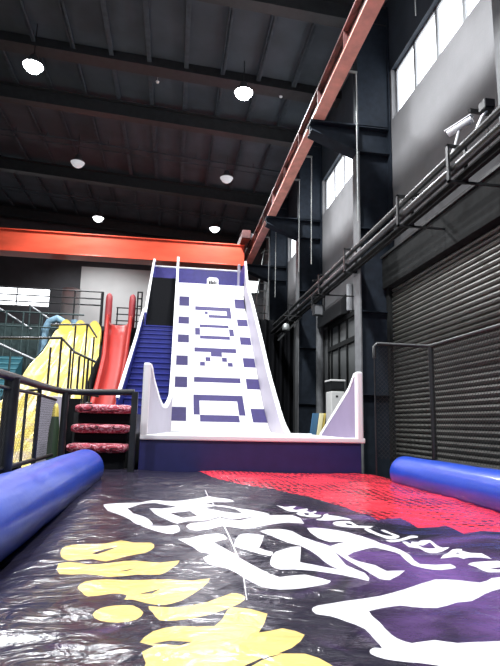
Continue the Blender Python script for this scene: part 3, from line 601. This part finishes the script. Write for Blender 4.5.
def smooth_poly(P):
    """round the traced outline a little"""
    n = len(P); out = []
    for i in range(n):
        p0, p1, p2, p3 = (Vector(P[(i + k) % n]) for k in (-1, 0, 1, 2))
        m = (p1 + p2) / 2 + ((p1 - p0) + (p2 - p3)) / 16 * min(1, (p2 - p1).length / (((p1 - p0).length + (p3 - p2).length) / 2 + 1e-6))
        out += [P[i], (m.x, m.y)]
    return out
verts = []; edges = []
nx, ny = 90, 190
for j in range(ny + 1):
    for i in range(nx + 1): verts.append((lerp(BX0, BX1, i / nx), lerp(BY0, BY1, j / ny)))
def idx(i, j): return j * (nx + 1) + i
for i in range(nx): edges += [(idx(i, 0), idx(i+1, 0)), (idx(i, ny), idx(i+1, ny))]
for j in range(ny): edges += [(idx(0, j), idx(0, j+1)), (idx(nx, j), idx(nx, j+1))]
LAY = []
for key, mi in (('R', 3), ('S', 1), ('W', 1), ('D2', 0), ('Y', 2), ('D', 0)):
    for P in PR[key]:
        if key in 'WY': P = smooth_poly([tuple(p) for p in P])
        P = [(min(max(p[0], BX0 + .003), BX1 - .003), min(max(p[1], BY0 + .003), BY1 - .003)) for p in P]
        Q = [P[0]]
        for p in P[1:]:
            if (Vector(p) - Vector(Q[-1])).length > .002: Q.append(p)
        LAY.append((Q, mi)); o0 = len(verts); verts += Q; edges += [(o0 + i, o0 + (i + 1) % len(Q)) for i in range(len(Q))]
res = delaunay_2d_cdt([Vector(v) for v in verts], edges, [], 0, 1e-5)
V2, F2 = res[0], res[2]
LB = [(min(p[0] for p in Q), max(p[0] for p in Q), min(p[1] for p in Q), max(p[1] for p in Q)) for Q, m in LAY]
bag = MB(); bag.v = [(v.x, v.y, bagz(v.x, v.y)) for v in V2]
for f in F2:
    cx = sum(V2[i].x for i in f) / 3; cy = sum(V2[i].y for i in f) / 3; mi = 0
    for (Q, m), bb in zip(LAY, LB):
        if bb[0] <= cx <= bb[1] and bb[2] <= cy <= bb[3] and pip(cx, cy, Q): mi = m
    bag.f.append(tuple(f)); bag.mi.append(mi); bag.sm.append(True)
ag = thing('landing_airbag', (1.2, 4, 0), 'huge black purple landing airbag with white, yellow and red print, in the foreground', 'airbag')
bag.build('printed_top', [BAG, BAGW, BAGY, BAGR], ag)
sd = MB()
def skirt(pts):
    A = [(x, y, bagz(x, y)) for x, y in pts]; B = [(x, y, 0.0) for x, y in pts]; n = len(pts)
    sd.add(A + B, [(i, i + 1, n + i + 1, n + i) for i in range(n - 1)], 0)
skirt([(lerp(BX0, BX1, k / nx), BY0) for k in range(nx + 1)]); skirt([(lerp(BX0, BX1, k / nx), BY1) for k in range(nx + 1)])
skirt([(BX0, lerp(BY0, BY1, k / ny)) for k in range(ny + 1)]); skirt([(BX1, lerp(BY0, BY1, k / ny)) for k in range(ny + 1)])
sd.build('side_skirt', BLACKPAD, ag)
def roll(name, x, z, r, y0, y1, label):
    pts = []; rs = []
    pts += [(x, y0, z)]; rs += [.02]
    for k in range(4): a = PI / 2 * (k + 1) / 4; pts.append((x, y0 + .09 * (1 - math.cos(a)), z)); rs.append(r * math.sin(a))
    n = 60
    for k in range(1, n):
        y = lerp(y0 + .09, y1 - .12, k / n); seg = (y * 1.0) % 1.3
        pts.append((x, y, z)); rs.append(r * (1 - .025 * math.exp(-((seg - .65) / .03) ** 2) + .008 * math.sin(y * 5)))
    for k in range(5): a = PI / 2 * (k) / 4; pts.append((x, y1 - .12 + .12 * math.sin(a), z)); rs.append(max(.02, r * math.cos(a)))
    return tag(MB().tube(pts, rs, 36).build(name, ROLL), label, 'bolster', 'blue bolsters along the airbag')
roll('blue_bolster', -1.19, 1.125, .27, -1.1, 7.9, 'long royal blue bolster along the left side of the airbag')
roll('blue_bolster', 3.57, 1.11, .25, -1.1, 7.9, 'long royal blue bolster along the right side of the airbag')
# walkways either side
struct(MB().box(-1.95, -1.40, -1.2, 8.7, 0, 1.0), 'trim_8', WALK, 'dark walkway edge left of the airbag')
struct(MB().box(3.8, 4.55, -1.2, 8.7, 0, 1.0), 'trim_9', WALK, 'dark walkway edge right of the airbag')

# ================================================================== NETTED RAILINGS
def net(x0, x1, z0, z1, cell, r, place, name, parent):
    """diamond net of straight cords in a (s,z) rectangle; place(s,z)->xyz"""
    m_ = MB(); W = x1 - x0; H = z1 - z0; n = int((W + H) / cell) + 1
    for k in range(1, n):
        c_ = k * cell
        a = (max(0, c_ - H), min(c_, H)); b = (min(c_, W), max(0, c_ - W))
        m_.tube([place(x0 + a[0], z0 + a[1]), place(x0 + b[0], z0 + b[1])], r, 4, cap=False)
        m_.tube([place(x0 + W - a[0], z0 + a[1]), place(x0 + W - b[0], z0 + b[1])], r, 4, cap=False)
    return m_.build(name, NETBLACK, parent, fix=False)
# right railing
rr = thing('netted_railing', (4.45, 6, 1.0), 'black tubular railing with netting in front of the roller shutter', 'railing')
RX, RZ, RY = 4.45, 3.22, 8.55
pts = [(3.42, RY, RZ - .25), (3.42, RY, RZ - .05), (3.47, RY, RZ), (RX - .06, RY, RZ), (RX, RY - .06, RZ), (RX, 5, RZ), (RX, -1, RZ)]
MB().tube(pts, .032, 12).build('top_rail', GREYPIPE, rr)
MB().tube([(RX, 8.5, 1.25), (RX, -1, 1.25)], .02, 8).build('bottom_rail', RAIL, rr)
for y in (RY - .03, 4.3, .6):
    MB().tube([(RX, y, 1.0), (RX, y, RZ)], .048, 12).build('post', RAIL, rr)
MB().tube([(3.42, RY, 1.0), (3.42, RY, RZ - .2)], .014, 8).build('post', RAIL, rr)
net(0, 5.5, 1.27, RZ, .075, .0032, lambda s, z: (RX, 8.5 - s, z), 'net', rr)
net(0, .95, 1.27, RZ, .075, .0025, lambda s, z: (3.45 + s, RY, z), 'net', rr)
# left railing
lr = thing('netted_railing', (-1.8, 6, 1.0), 'thick black railing with netting at the left, beside the blue bolster', 'railing')
MB().tube([(-1.8, -1, 2.25), (-1.8, 4, 2.26), (-1.8, 6.2, 2.26), (-1.8, 7.6, 2.25), (-1.79, 8.4, 2.25), (-1.70, 8.6, 2.24), (-1.4, 8.62, 2.235), (-.62, 8.62, 2.26)], .05, 12).build('top_rail', RAIL, lr)
MB().tube([(-1.8, -1, 2.12), (-1.8, 7.4, 2.13), (-1.8, 8.5, 2.1)], .022, 8).build('middle_rail', RAIL, lr)
MB().tube([(-1.8, -1, 1.26), (-1.8, 8.5, 1.26)], .03, 8).build('bottom_rail', RAIL, lr)
for y, r_ in ((6.2, .085), (7.45, .03), (3.0, .085), (.2, .085)): MB().tube([(-1.8, y, 1.0), (-1.8, y, 2.25)], r_, 12).build('post', RAIL, lr)
MB().tube([(-1.68, 8.6, 1.0), (-1.68, 8.6, 2.22)], .055, 12).build('post', RAIL, lr)
MB().box(-.66, -.56, 8.57, 8.67, 1.0, 2.27).build('end_post', RAIL, lr, bevel=.01)
net(0, 7.5, 1.28, 2.1, 0.065, .0019, lambda s, z: (-1.8, 8.5 - s, z), 'net', lr)

# ---- padded entrance steps in red camouflage
for k, (y, zt, x0, x1, lb) in enumerate(((8.86, 1.43, -1.66, -.72, 'lowest red camouflage step pad at the foot of the stairs'), (9.0, 1.74, -1.64, -.70, 'middle red camouflage step pad'), (9.14, 2.07, -1.62, -.68, 'topmost red camouflage step pad'))):
    t = thing('padded_step', (-1.15, y, 0), lb, 'step', 'red camouflage padded steps')
    pad = MB(); n = 10; q = []
    H = .15
    for j in range(n + 1): a = PI / 2 + PI * j / n; q.append((y + .07 + .07 * math.cos(a), zt - H / 2 + H / 2 * math.sin(a)))
    q += [(y + .5, zt - H), (y + .5, zt)]
    N = 26; rows = []
    for i in range(N + 1):
        u = i / N; x = lerp(x0, x1, u); e = 1 - .35 * (2 * abs(u - .5)) ** 10
        wob = .010 * math.sin(u * 23 + k) + .006 * math.sin(u * 51)
        rows.append([(x, y + (p[0] - y) + (1 - e) * .06 + wob, zt - H / 2 + (p[1] - zt + H / 2) * e) for p in q])
    m_ = len(q); pad.add([p for r_ in rows for p in r_], [(i*m_+j, i*m_+(j+1) % m_, (i+1)*m_+(j+1) % m_, (i+1)*m_+j) for i in range(N) for j in range(m_)] + [tuple(range(m_)), tuple(N*m_+j for j in range(m_))[::-1]], 0, True)
    pad.build('camouflage_pad', CAMO, t)
    MB().box(x0 + .04, x1 - .04, y + .13, y + .5, (1.0, zt - .30, zt - .32)[k], zt - H - .002).build('black_riser', BLACKPAD, t, bevel=.02)
struct(MB().box(-1.72, -.62, 9.66, 12.36, 0, 1.93), 'trim_10', BLACK, 'black stair landing behind the padded steps')
struct(MB().box(-1.72, -.62, 8.8, 9.64, 0, .98), 'trim_11', WALK, 'black base under the padded steps')

# ================================================================== RIGHT REAR ITEMS
struct(MB().box(2.6, 4.9, 12.6, 16.2, 0, 1.0), 'trim_12', WALK, 'low dark platform right of the slide')
t = thing('air_conditioner', (4.4, 13.9, 1.0), 'off white cabinet air conditioner standing behind the lilac shaded wing', 'air conditioner')
MB().box(3.72+.48, 4.10+.48, 13.6, 14.1, 1.0, 2.72).build('cabinet', ACWHITE, t, bevel=.03)
MB().box(3.70+.48, 4.08+.48, 13.58, 13.62, 2.76, 2.98).build('grille', BLACK, t)
MB().box(3.69+.48, 4.11+.48, 13.55, 14.1, 2.98, 3.03).build('top_cap', ACWHITE, t, bevel=.01)
MB().box(3.72+.48, 4.10+.48, 13.66, 14.1, 2.72, 2.98).build('neck', BLACK, t)
MB().box(3.85+.48, 3.91+.48, 13.585, 13.60, 2.55, 2.60).build('button', BLACK, t)
MB().box(3.73+.48, 3.95+.48, 13.585, 13.60, 1.95, 2.03).build('lower_grille', BLACK, t)
def leaning(x0, m_, lb, w=.16, dy=0):
    z0, z1 = 1.0, 2.10
    g = MB().prism([(x0, 12.9 + dy, z0), (x0 + w, 12.9 + dy, z0), (x0 + w + .16, 12.9 + dy, z1), (x0 + .16, 12.9 + dy, z1)], (0, .05, 0))
    tag(g.build('leaning_board', m_, bevel=.005), lb, 'board', 'boards leaning behind the slide')
leaning(3.38, BBOARD, 'dark blue board leaning behind the slide, left of the yellow one', .16, .12)
leaning(3.53, YBOARD2, 'pale yellow board leaning behind the slide', .10, 0)
leaning(3.62, YBOARD, 'deeper yellow board leaning behind the slide, rightmost of three', .09, .06)
tag(MB().grid(lambda u, v: (lerp(2.75, 4.9, u), 21.0 + .09 * math.sin(u * 40), lerp(0, 6.1, v)), 80, 2).build('black_curtain', BLACKPAD), 'black curtain hanging behind the slide on the right', 'curtain')
t = thing('spot_lamp', (3.6, 16.5, 5.3), 'small pale spot lamp with clutter of brackets below the pipes', 'lamp')
MB().bar((3.3, 16.5, 4.5), (4.1, 16.5, 5.35), .05, .05).bar((3.45, 16.5, 5.35), (4.15, 16.5, 5.35), .03, .03).build('bracket', GREYPIPE, t)
MB().lathe((3.55, 16.4, 4.85), [(.02, .22), (.10, .18), (.13, 0), (.11, -.02), (.0, -.02)], 14).build('lamp_head', PIPELIGHT, t)

# ================================================================== LEFT ATTRACTIONS
# raised deck with railings
struct(MB().box(-7.0, -1.35, 20.0, 24, 5.15, 5.32).box(-7, -6.85, 20.1, 20.25, 0, 5.15).box(-4.9, -4.75, 20.1, 20.25, 0, 5.15).box(-3.1, -2.95, 20.1, 20.25, 0, 5.15).box(-1.5, -1.35, 20.1, 20.25, 0, 5.15), 'trim_13', BLACK, 'raised black deck the slides start from')
def railing(name, x0, x1, y, zb, zs, posts, label, m_=RAIL, r_=.028):
    t = thing(name, ((x0 + x1) / 2, y, zb), label, 'railing')
    for z in zs: MB().tube([(x0, y, z), (x1, y, z)], r_, 8).build('rail', m_, t)
    for x in posts: MB().tube([(x, y, zb), (x, y, max(zs))], r_ * 1.1, 8).build('post', m_, t)
    return t
railing('deck_railing', -6.8, -2.85, 20.15, 5.32, (6.68, 6.4, 6.15), (-6.8, -4.8, -3.9, -2.9, -2.85), 'black deck railing left of the red slide posts')
railing('deck_railing', -1.56, -1.35, 20.15, 5.32, (6.76, 6.5, 6.2), (-1.54, -1.38), 'short black railing right of the red slide')
railing('deck_railing', -2.75, -1.5, 23.9, 5.32, (6.9, 6.6, 6.3), (-2.7, -2.1, -1.55), 'black railing at the rear of the deck behind the red slide')
# red slide
t = thing('red_slide', (-2.0, 17, 0), 'steep red slide with rounded red gate posts beside the blue steps', 'slide')
RL = [(13.0, 1.5), (14.0, 2.05), (16.0, 3.35), (18.0, 4.55), (19.4, 5.25), (20.0, 5.38)]
rz = lambda y: cr(y, RL)
rx = lambda y: (pl([(12, -2.03), (14, -2.03), (16, -2.12), (20, -2.60)], y), pl([(12, -1.42), (14, -1.42), (16, -1.47), (20, -1.72)], y))
MB().grid(lambda u, v: (lerp(*rx(lerp(13.1, 20, v)), u), lerp(13.1, 20, v), rz(lerp(13.1, 20, v)) + .30 * (abs(2 * u - 1) ** 4)), 16, 50).build('slide_bed', REDFRP, t)
for sgn in (0, 1):
    MB().tube([(rx(y)[sgn], y, rz(y) + .33) for y in [13.1 + 6.9 * k / 40 for k in range(41)]], .07, 10).build('edge_roll', REDFRP, t)
    x = rx(20)[sgn]; MB().tube([(x, 20.05, 5.3), (x, 20.05, 6.35), (x, 20.05, 6.52), (x, 20.05, 6.6), (x, 20.05, 6.64)], [.13, .13, .115, .07, .01], 16).build('gate_post', PINKPAD, t)
MB().box(-2.55, -1.75, 19.98, 20.08, 5.28, 5.42).build('start_bar', BLACK, t)
# yellow slide
t = thing('yellow_wavy_slide', (-3.2, 15, 0), 'broad wavy yellow slide with humped top, behind the left railings', 'slide')
YL = [(11.0, .75), (12.0, 1.15), (14, 2.5), (15.5, 3.55), (16.6, 4.25), (17.1, 4.4)]
yz = lambda y: cr(y, YL)
yx = lambda y: (pl([(11, -4.9), (12.5, -4.45), (14.2, -3.90), (15.8, -3.80), (17.1, -3.72)], y), pl([(11, -2.3), (13, -2.25), (15.5, -2.2), (17.1, -2.42)], y))
def yfn(u, v):
    y = lerp(11.15, 17.1, v); a, b = yx(y)
    return (lerp(a, b, u), y, yz(y) + .16 * abs(math.cos(u * PI * 3)) ** 3 + .10 * math.sin(v * 14))
MB().grid(yfn, 48, 60).build('slide_bed', YELLOWMOTTLE, t)
def hump(u): return 4.62 + .36 * abs(math.sin(u * PI * 3 + .0)) ** .6
hp = [(lerp(-3.74, -2.40, k / 40), 17.1, hump(k / 40)) for k in range(41)]
MB().prism([(-3.74, 17.1, 3.9)] + hp + [(-2.40, 17.1, 3.9)], (0, .12, 0)).build('humped_back', YELLOWFRP, t)
q = MB().add([(yx(y)[1] + .02, y, z) for y in [11.15 + 5.95 * k / 12 for k in range(13)] for z in (0, yz(y) + .0)], [(2*k, 2*k+1, 2*k+3, 2*k+2) for k in range(12)]); q.build('side_skirt', BLACKPAD, t)
q = MB().add([(yx(y)[0] - .02, y, z) for y in [11.15 + 5.95 * k / 12 for k in range(13)] for z in (0, yz(y) + .1)], [(2*k, 2*k+1, 2*k+3, 2*k+2) for k in range(12)]); q.build('side_skirt', BLACKPAD, t)
# lilac panel and small dark green stand pad, seen through the left net
tag(MB().box(-2.42, -2.0, 10.0, 10.08, 0, 2.22).build('lilac_panel', LILACPALE, bevel=.01), 'pale lilac panel behind the left net, right of the yellow slide', 'panel')
tag(MB().box(-1.99, -1.74, 10.3, 10.36, 0, 2.2).build('dark_screen', BLACKPAD, bevel=.01), 'narrow black screen between the lilac panel and the padded steps', 'screen')
t = thing('padded_bollard', (-2.1, 9.5, 0), 'dark green padded bollard with a yellow top behind the left net', 'bollard')
MB().lathe((-2.0, 9.5, 0), [(.10, 0), (.10, 1.0), (.09, 1.6), (.06, 1.85)], 16).build('body', DARKGREEN, t)
MB().lathe((-2.0, 9.5, 0), [(.06, 1.85), (.05, 1.98), (.03, 2.06), (.0, 2.08)], 16).build('top', YELLOWFRP, t)
# middle stair railing
t = thing('stair_railing', (-2.3, 11, 0), 'black stair railing with upright bars in front of the yellow slide', 'railing')
MB().tube([(-4.6, 11, 3.38), (-3.5, 11, 3.40), (-2.32, 11, 3.45), (-2.04, 11, 3.17), (-1.60, 11, 2.98)], .028, 8).build('handrail', RAIL, t)
MB().tube([(-2.9, 11, 2.36), (-2.5, 11, 2.40), (-2.3, 11, 2.36), (-1.5, 11, 2.29)], .026, 8).build('bottom_rail', RAIL, t)
for x, z0, z1 in ((-2.52, 2.38, 3.28), (-2.32, 2.38, 3.45), (-2.12, 2.34, 3.25), (-1.94, 2.33, 3.12), (-1.76, 2.31, 3.05)):
    MB().tube([(x, 11, z0), (x, 11, z1 - .03)], .024, 8).build('baluster', RAIL, t)
MB().tube([(-2.9, 11, 0), (-2.9, 11, 2.38)], .03, 8).build('post', RAIL, t); MB().tube([(-1.78, 11, 0), (-1.78, 11, 2.3)], .03, 8).build('post', RAIL, t)
t = thing('stair_railing', (-2.2, 13, 0), 'taller black railing bars between the yellow and red slides', 'railing')
for x, z0, z1 in ((-2.42, 2.2, 4.05), (-2.15, 2.2, 4.1), (-1.97, 2.2, 3.8)): MB().tube([(x, 12.9, z0), (x, 12.9, z1)], .022, 8).build('baluster', RAIL, t)
MB().tube([(-3.0, 12.9, 4.05), (-2.42, 12.9, 4.08), (-2.12, 12.9, 4.1), (-1.9, 12.9, 3.78)], .024, 8).build('handrail', RAIL, t)
MB().tube([(-2.55, 12.9, 2.2), (-1.9, 12.9, 2.2)], .024, 8).build('bottom_rail', RAIL, t); MB().tube([(-1.93, 12.9, 0), (-1.93, 12.9, 2.2)], .024, 8).build('post', RAIL, t)
# teal ribbed slide on the far left
t = thing('teal_ribbed_slide', (-6.4, 17, 0), 'teal ribbed slide at the far left edge', 'slide')
MB().prism([(-7.6, 16.2, 0), (-7.6, 18.3, 0), (-7.6, 18.3, 3.85), (-7.6, 16.2, 2.2)], (2.55, 0, 0)).build('body', TEAL, t)
for k in range(9):
    y = 16.25 + k * .24; z = lerp(2.2, 3.85, (y - 16.2) / 2.1); MB().tube([(-7.6, y, z), (-5.05, y, z)], .045, 8).build('rib', TEALLIGHT, t)
# grey stair handrails, far left
def hrail(x0, z0, x1, z1, y, label):
    t = thing('diagonal_handrail', ((x0 + x1) / 2, y, 0), label, 'handrail', 'grey diagonal handrails on the left')
    MB().tube([(x0, y, z0), (x1, y, z1)], .04, 8).build('handrail', GREYRAIL, t)
    for u in (.05, .5, .95): MB().tube([(lerp(x0, x1, u), y, 0), (lerp(x0, x1, u), y, lerp(z0, z1, u))], .03, 8).build('post', DULLTEAL, t)
hrail(-6.2, 5.6, -4.95, 4.85, 18.6, 'grey diagonal handrail nearest the bright window, far left')
hrail(-5.3, 5.85, -4.3, 5.2, 19.3, 'grey diagonal handrail just left of the pale blue pads')
hrail(-5.6, 4.15, -3.95, 3.45, 16.0, 'grey diagonal handrail in front of the teal slide')
railing('deck_railing', -7.2, -3.2, 18.4, 0, (5.40, 4.9), (-7.0, -6.3, -5.75, -5.2, -4.65), 'dull dark railing crossing below the bright window', DULLTEAL)
tag(MB().box(-7.6, -4.4, 19.6, 19.7, 0, 5.2).build('dark_partition', DULLTEAL), 'dull dark green partition behind the teal slide', 'partition')
t = thing('padded_arch', (-4.1, 18.9, 0), 'pale blue padded arch standing behind the yellow slide top', 'arch')
MB().tube([(-4.62, 18.9, 3.9), (-4.58, 18.9, 4.9), (-4.45, 18.9, 5.2), (-4.2, 18.9, 5.33), (-3.95, 18.9, 5.2), (-3.85, 18.9, 4.9), (-3.82, 18.9, 3.9)], .13, 14).build('arch_pad', PALEBLUE, t)
MB().tube([(-3.62, 18.9, 3.9), (-3.6, 18.9, 5.3)], .11, 14).build('side_pad', PALEBLUE, t)
MB().box(-4.7, -3.5, 18.8, 19.0, 0, 3.95).build('base', DULLTEAL, t)
tag(MB().tube([(-5.0, 25.0, 0), (-5.0, 25.0, 7.9)], .42, 20).build('round_pillar', WHITEPANEL), 'pale round pillar between the bright window and the pale board', 'pillar')

# ================================================================== LIGHT
def spot(loc, e, size=2.6, r=.25, col=(.95, .97, 1)):
    l = bpy.data.lights.new('lamp_light', 'SPOT'); l.energy = e; l.spot_size = size; l.spot_blend = .6; l.shadow_soft_size = r; l.color = col
    o = bpy.data.objects.new('lamp_light', l); COL.objects.link(o); o.location = loc
for x, y, z, e in ((-4.45, 14.3, 11.75, 1500), (1.70, 14.3, 11.65, 1500), (-4.4, 3.0, 11.8, 1500), (1.7, 3.0, 11.6, 1500), (-4.4, 8.3, 11.8, 1500), (1.7, 8.3, 11.6, 1500), (-4.2, 26.0, 11.85, 900), (1.75, 26.0, 11.75, 900), (-4.2, 20.2, 11.85, 900), (1.78, 20.2, 11.75, 900)):
    spot((x, y, z - .22), e * 1.3)
w = bpy.data.worlds.new('world'); S.world = w; w.use_nodes = True
w.node_tree.nodes['Background'].inputs[0].default_value = (.80, .88, 1.0, 1); w.node_tree.nodes['Background'].inputs[1].default_value = .45
S.view_settings.view_transform = 'Standard'; S.view_settings.look = 'None'; S.view_settings.gamma = 1; S.view_settings.use_curve_mapping = False
S.view_settings.exposure = 0.35
S.cycles.use_denoising = True; S.cycles.max_bounces = 6
